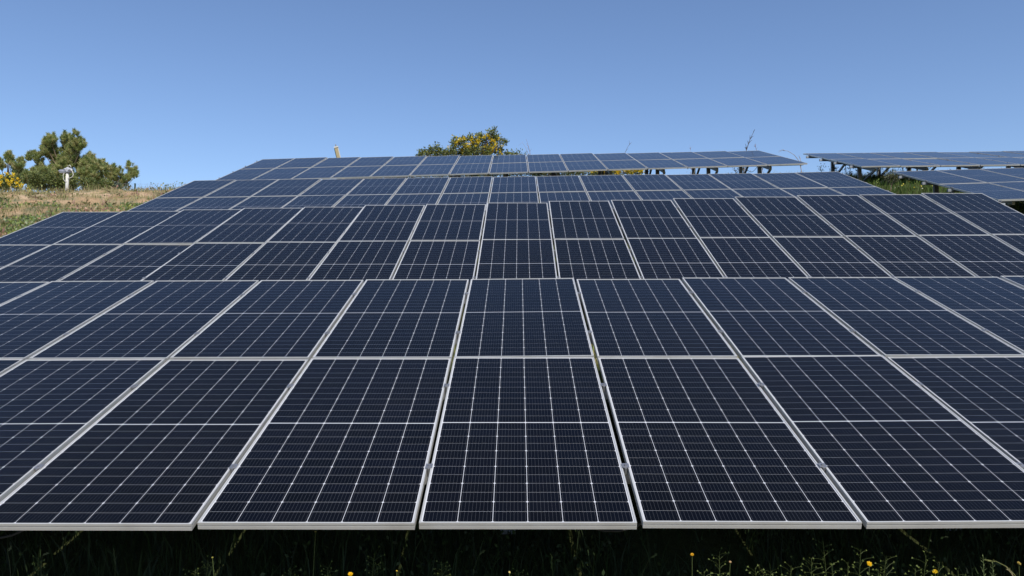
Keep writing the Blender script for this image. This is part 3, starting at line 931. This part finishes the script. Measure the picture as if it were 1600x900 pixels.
# leaning ochre post behind the topmost table
def leaning_post():
    z = 26.5
    tip, low = px(524.5, 227, z), px(529, 246, z)
    d = (tip - low).normalized()
    foot = low - d * 0.0
    while foot.z > ground_z(foot.x, foot.y) - 0.1:
        foot -= d * 0.05
    root = empty('leaning_post', foot, 'leaning ochre post with a white cap behind the left part of the topmost table', 'post')
    top = tip - foot
    dd = top.normalized()
    bm = bmesh.new(); bm_bar(bm, (0, 0, 0), top - dd * .09, 0.115, 0.06, side=(1, 0, 0))
    obj('plank', mesh_from_bm('plank', bm, M_YPOST), root)
    bm = bmesh.new(); bm_bar(bm, Vector((0.066, -0.01, 0)) , top - dd * .11 + Vector((0.066, -0.01, 0)), 0.022, 0.05, side=(1, 0, 0))
    obj('shading_strip', mesh_from_bm('shading_strip', bm, M_WPAINT), root)  # white strip added as the sunlit right side of the post
    bm = bmesh.new(); bm_bar(bm, Vector((-0.066, -0.01, 0)) , top - dd * .13 + Vector((-0.066, -0.01, 0)), 0.022, 0.05, side=(1, 0, 0))
    obj('shading_strip', mesh_from_bm('shading_strip', bm, M_FENCE), root)  # dark strip added as the shaded left side of the post
    bm = bmesh.new(); bm_bar(bm, top - dd * .092, top - dd * .045, 0.145, 0.09, side=(1, 0, 0))
    obj('cap', mesh_from_bm('cap', bm, M_WPAINT), root)
    bm = bmesh.new(); bm_bar(bm, top - dd * .046, top + dd * .03, 0.035, 0.035)
    obj('pin', mesh_from_bm('pin', bm, M_STEEL), root)
leaning_post()

# wire fence along the top of the bank
def fence():
    z = 32
    xs = [-90, 60, 211, 362, 513]
    pts = []
    for x in xs:
        p = px(x, 290, z); pts.append(Vector((p.x, p.y, ground_z(p.x, p.y))))
    base = pts[2]
    root = empty('wire_fence', base, 'thin wire fence with green posts on the skyline, left of the tables', 'fence')
    top = px(211, 286.5, z).z - base.z
    for p in pts:
        bm = bmesh.new(); bm_bar(bm, p - base - Vector((0, 0, .1)), p - base + Vector((0, 0, top)), 0.05, 0.05)
        obj('post', mesh_from_bm('post', bm, M_FENCE), root)
    for h in (top - 0.03, top - .16, top - .30, top - .5, top - .8):
        bm = bmesh.new()
        for a, b in zip(pts, pts[1:]):
            bm_tube(bm, [a - base + Vector((0, 0, h)), (a + b) / 2 - base + Vector((0, 0, h - .015)), b - base + Vector((0, 0, h))], 0.0035, 4)
        obj('wire', mesh_from_bm('wire', bm, M_WIRE), root)
fence()

# stones and clods on the bank
def stones():
    spots = ((-15.2, 24.6, 'ochre clod left of the white post'), (-12.9, 24.9, 'ochre clod just right of the foot of the white post'), (-13.6, 21.0, 'ochre clod halfway down the left bank'), (-10.6, 22.6, 'ochre clod near the left end of the third table'))
    for k, (x, y, lab) in enumerate(spots):
        bm = bmesh.new()
        bmesh.ops.create_icosphere(bm, subdivisions=2, radius=1)
        off = Vector((k * 3.1, 1, 2))
        sx, sy, sz = random.uniform(.08, .15), random.uniform(.06, .12), random.uniform(.05, .08)
        for v in bm.verts:
            q = 1 + 0.5 * noise.noise(v.co * 1.6 + off)
            v.co = Vector((v.co.x * sx * q, v.co.y * sy * q, v.co.z * sz * q))
        o = obj('clod', mesh_from_bm('clod', bm, M_STONE))
        o.location = (x, y, ground_z(x, y) + sz * .2)
        tag(o, lab + ', lying on bare soil', 'clod', 'ochre clods on the left bank')
stones()

# ------------------------------------------------------------------ foreground flowers and weeds
def tint(me, col):
    a = me.color_attributes.new('Col', 'FLOAT_COLOR', 'POINT')
    a.data.foreach_set('color', np.tile(np.array([*col, 1], dtype=np.float32), len(me.vertices)))
    return me

def flower(x, y, z, size, label, col=(0.80, 0.52, 0.01), tilt=0.5, petals=True):
    tip = px(x, y, z)
    bx, by = tip.x + random.uniform(-.03, .03), tip.y + random.uniform(-0.02, .02)
    base = Vector((bx, by, ground_z(bx, by) - .01))
    root = empty('yellow_flower', base, label, 'flower', 'yellow flowers at the foot of the nearest table')
    t = tip - base
    bm = bmesh.new()
    bm_tube(bm, [Vector((0, 0, 0)), t * .5 + Vector((random.uniform(-.015, .015), 0, 0)), t], [0.002, 0.0017, 0.0015], 5)
    obj('stem', tint(mesh_from_bm('stem', bm, M_LEAF), (0.10, 0.13, 0.04)), root)
    m = Matrix.Translation(t) @ Matrix.Rotation(tilt, 4, 'X') @ Matrix.Rotation(random.uniform(-.4, .4), 4, 'Y')
    bm = bmesh.new()
    for ring, (n, rr, lift) in enumerate(((15, size, .12), (12, size * .68, .4), (8, size * .35, .75))):
        for k in range(n):
            a = 2 * math.pi * (k + .5 * ring) / n + random.uniform(-.08, .08)
            r1 = rr * random.uniform(.85, 1.08)
            d = Vector((math.cos(a), math.sin(a), 0)); s = Vector((-d.y, d.x, 0)) * size * .13
            zz = Vector((0, 0, r1 * lift))
            v = [bm.verts.new(q) for q in (d * size * .08 - s * .4, d * size * .08 + s * .4, d * r1 * .8 + s + zz, d * r1 + zz * 1.05, d * r1 * .8 - s + zz)]
            bm.faces.new(v)
    obj('petals', tint(mesh_from_bm('petals', bm, M_PETAL), col), root, m)
    bm = bmesh.new(); bm_cyl(bm, (0, 0, -size * .5), size * .18, size * .5, 8, size * .30)
    obj('calyx', tint(mesh_from_bm('calyx', bm, M_LEAF), (0.06, 0.09, 0.03)), root, m)

ZF = 3.69
for x, y, s, lab, c in ((1358.5, 881, .017, 'yellow flower with the largest open head, lower right in front of the nearest table', (0.80, 0.50, 0.01)),
                        (1461, 893, .016, 'open yellow flower low down, between the largest one and the leafy sprig', (0.80, 0.55, 0.02)),
                        (547.5, 897, .015, 'yellow flower at the bottom edge left of the middle of the picture', (0.80, 0.48, 0.01)),
                        (1081.5, 866.5, .011, 'small orange-yellow flower on a straight stem right of the middle', (0.72, 0.40, 0.02)),
                        (1141, 878, .008, 'tiny pinkish half-open bud on a stem just right of the orange-yellow flower', (0.62, 0.42, 0.22)),
                        (1592, 880, .013, 'yellow-brown seeding flower head at the right edge above the bent grass', (0.45, 0.34, 0.08)),
                        (493, 831, .008, 'dull faded flower head in the shade under the nearest table', (0.28, 0.24, 0.06)),
                        (620, 892, .006, 'tiny yellow bud at the bottom edge, right of the lower left flower', (0.7, 0.5, 0.05)),
                        (796, 894, .007, 'small pale yellow bud at the bottom edge in the middle', (0.7, 0.58, 0.2)),
                        (332, 871, .006, 'little olive-yellow bud standing among the lower left weeds', (0.45, 0.42, 0.1))):
    flower(x, y, ZF if y > 850 else 3.85, s * .85, lab, c, tilt=random.uniform(.4, .9))

def seed_weed(x, y, z, label, heart=True, n=22, spread=.07, col=(0.13, 0.17, 0.04)):
    """branching weed with small heart-shaped seed pods on fine stalks"""
    tip = px(x, y, z)
    base = Vector((tip.x + random.uniform(-.04, .04), tip.y + random.uniform(-.03, .05), 0)); base.z = ground_z(base.x, base.y) - .01
    root = empty('seed_weed', base, label, 'weed', 'pod-bearing weeds at the foot of the nearest table')
    t = tip - base
    bm = bmesh.new(); bm_tube(bm, [Vector(), t * .5 + Vector((random.uniform(-.02, .02), 0, 0)), t], [.002, .0015, .001], 4)
    pods = bmesh.new()
    for k in range(n):
        f = 0.50 + 0.5 * (k / n)
        s = t * f
        a = k * 2.4 + random.uniform(-.4, .4)
        l = spread * random.uniform(.45, 1.0) * (1.25 - f * .6)
        e = s + Vector((math.cos(a) * l, math.sin(a) * l * .8, l * random.uniform(.2, .7)))
        bm_tube(bm, [s, s.lerp(e, .5) + Vector((0, 0, .004)), e], [.0008, .0007, .0006], 3)
        d = (e - s).normalized(); sd = d.cross(Vector((0, -1, .3))).normalized()
        w = random.uniform(.0035, .0062); ll = random.uniform(.007, .012)
        v = [pods.verts.new(q) for q in (e, e + d * ll + sd * w, e + d * ll * .8, e + d * ll - sd * w)]
        pods.faces.new(v)
        v2 = [pods.verts.new(q) for q in (e + Vector((0, .001, 0)), e + d * ll * .8 + Vector((0, .003, .002)), e + d * ll - sd * w)]
        pods.faces.new(v2)
    obj('stem', tint(mesh_from_bm('stem', bm, M_LEAF), (0.10, 0.13, 0.04)), root)
    tag(obj('seed_pods', tint(mesh_from_bm('seed_pods', pods, M_LEAF), col), root), kind='stuff')

spots = [(1286, 846, 'tallest pod weed of the right group'), (1236, 884, 'pod weed low at the left of the right group'), (1268, 872, 'pod weed below the tallest one'),
         (1300, 880, 'bushy pod weed left of the largest yellow flower'), (1325, 878, 'pod weed touching the largest yellow flower on its left'), (1385, 868, 'pod weed right of the largest yellow flower'),
         (1372, 890, 'short pod weed under the gap right of the largest yellow flower'), (1447, 868, 'pod weed above the low open yellow flower'), (1468, 880, 'pod weed right of the low open yellow flower'),
         (1430, 888, 'short pod weed left of the low open yellow flower'), (1124, 862, 'pod weed near the orange-yellow flower'), (1180, 888, 'small pod weed between the pinkish bud and the right group'),
         (1100, 893, 'very low pod weed under the orange-yellow flower'), (1205, 892, 'lowest pod weed at the bottom edge on the right'), (325, 875, 'pod weed of the lower left, near the olive-yellow bud'),
         (305, 890, 'short pod weed of the lower left'), (512, 886, 'pod weed left of the lower left yellow flower'), (455, 890, 'pod weed farthest from the table middle on the left'),
         (810, 892, 'pod weed at the bottom edge in the middle'), (585, 868, 'thin pod weed right of the lower left yellow flower'), (1345, 858, 'thin dim pod weed above the largest yellow flower'),
         (690, 880, 'thin dim pod weed left of the middle'), (1497, 892, 'short pod weed left of the leafy sprig'), (60, 872, 'dim pod weed near the lower left corner')]
for k, (x, y, lab) in enumerate(spots):
    seed_weed(x, y, (ZF + random.uniform(-.05, .03)) if x > 1050 else 3.84 + random.uniform(-.03, .06), lab, n=random.randint(18, 32), spread=random.uniform(.055, .09))

def sprig(x, y, z, label):
    tip = px(x, y, z)
    base = Vector((tip.x + .01, tip.y, 0)); base.z = ground_z(base.x, base.y) - .01
    root = empty('leafy_sprig', base, label, 'weed')
    t = tip - base
    bm = bmesh.new(); bm_tube(bm, [Vector(), t * .5, t], [.003, .0025, .0015], 5)
    obj('stem', tint(mesh_from_bm('stem', bm, M_LEAF), (0.12, 0.16, 0.06)), root)
    lf = bmesh.new()
    for k in range(46):
        f = .45 + .55 * k / 46
        s = t * f; a = k * 2.4
        l = .035 * (1.25 - f * .7)
        d = Vector((math.cos(a), math.sin(a), .75)).normalized(); sd = d.cross(Vector((0, 0, 1))).normalized() * l * .10
        v = [lf.verts.new(q) for q in (s, s + d * l * .5 + sd, s + d * l, s + d * l * .5 - sd)]
        lf.faces.new(v)
    obj('leaves', tint(mesh_from_bm('leaves', lf, M_LEAF), (0.17, 0.22, 0.09)), root)
sprig(1536, 869, ZF, 'feathery pale green sprig near the lower right corner')
sprig(1551, 880, ZF + .02, 'shorter green sprig right beside the feathery pale one')

def bent_grass(pts, label, w=.006, col=(0.16, 0.17, 0.06)):
    P = [px(x, y, ZF if pts[-1][0] > 1050 else 3.88) for x, y in pts]
    base = Vector((P[0].x, P[0].y, ground_z(P[0].x, P[0].y) - .01))
    root = empty('grass_stalk', base, label, 'grass stalk', 'single grass stalks at the foot of the nearest table')
    Q = [Vector()] + [p - base for p in P]
    bm = bmesh.new(); bm_tube(bm, Q, [w * .5 * (1 - .7 * k / (len(Q) - 1)) for k in range(len(Q))], 4)
    obj('stem', tint(mesh_from_bm('stem', bm, M_STALK), col), root)
    hd = bmesh.new()
    a, b = Q[-2], Q[-1]
    for k in range(14):
        s = a.lerp(b, k / 14)
        d = ((b - a).normalized() + Vector((random.uniform(-.6, .6), random.uniform(-.6, .6), random.uniform(-.3, .6)))).normalized()
        sd = d.cross(Vector((0, 1, 0))).normalized() * .0016
        v = [hd.verts.new(q) for q in (s, s + d * .009 + sd, s + d * .02, s + d * .009 - sd)]
        hd.faces.new(v)
    obj('seed_head', tint(mesh_from_bm('seed_head', hd, M_STALK), col), root)
bent_grass([(1595, 915), (1585, 898), (1572, 885), (1556, 877), (1542, 876)], 'grass stalk bent over to the left beside the feathery sprig', .007)
bent_grass([(1592, 915), (1583, 900), (1574, 888)], 'straight straw-coloured blade crossing the bent stalk', .006, (0.4, 0.34, 0.18))
bent_grass([(866, 915), (863, 890), (861, 868)], 'thin upright grass stalk right of the picture middle', .003, (0.08, 0.11, 0.03))
bent_grass([(18, 915), (15, 880), (12, 862), (17, 856)], 'thin curved stalk near the left corner', .003, (0.10, 0.12, 0.06))
bent_grass([(65, 915), (64, 885), (66, 868), (73, 865)], 'thin hooked stalk a little in from the left corner', .003, (0.10, 0.12, 0.06))
bent_grass([(180, 915), (180, 885), (178, 860)], 'dim upright stalk in front of the left panels', .003, (0.06, 0.08, 0.03))
bent_grass([(738, 915), (740, 890), (748, 868), (756, 862)], 'dim slender stalk left of the picture middle', .003, (0.06, 0.08, 0.03))
bent_grass([(1000, 915), (1006, 890), (1016, 872), (1024, 868)], 'arched dim stalk left of the orange-yellow flower', .003, (0.07, 0.09, 0.03))

print('objects', len(bpy.data.objects), 'tris', sum(len(o.data.loops) - 2 * len(o.data.polygons) for o in bpy.data.objects if o.type == 'MESH'))
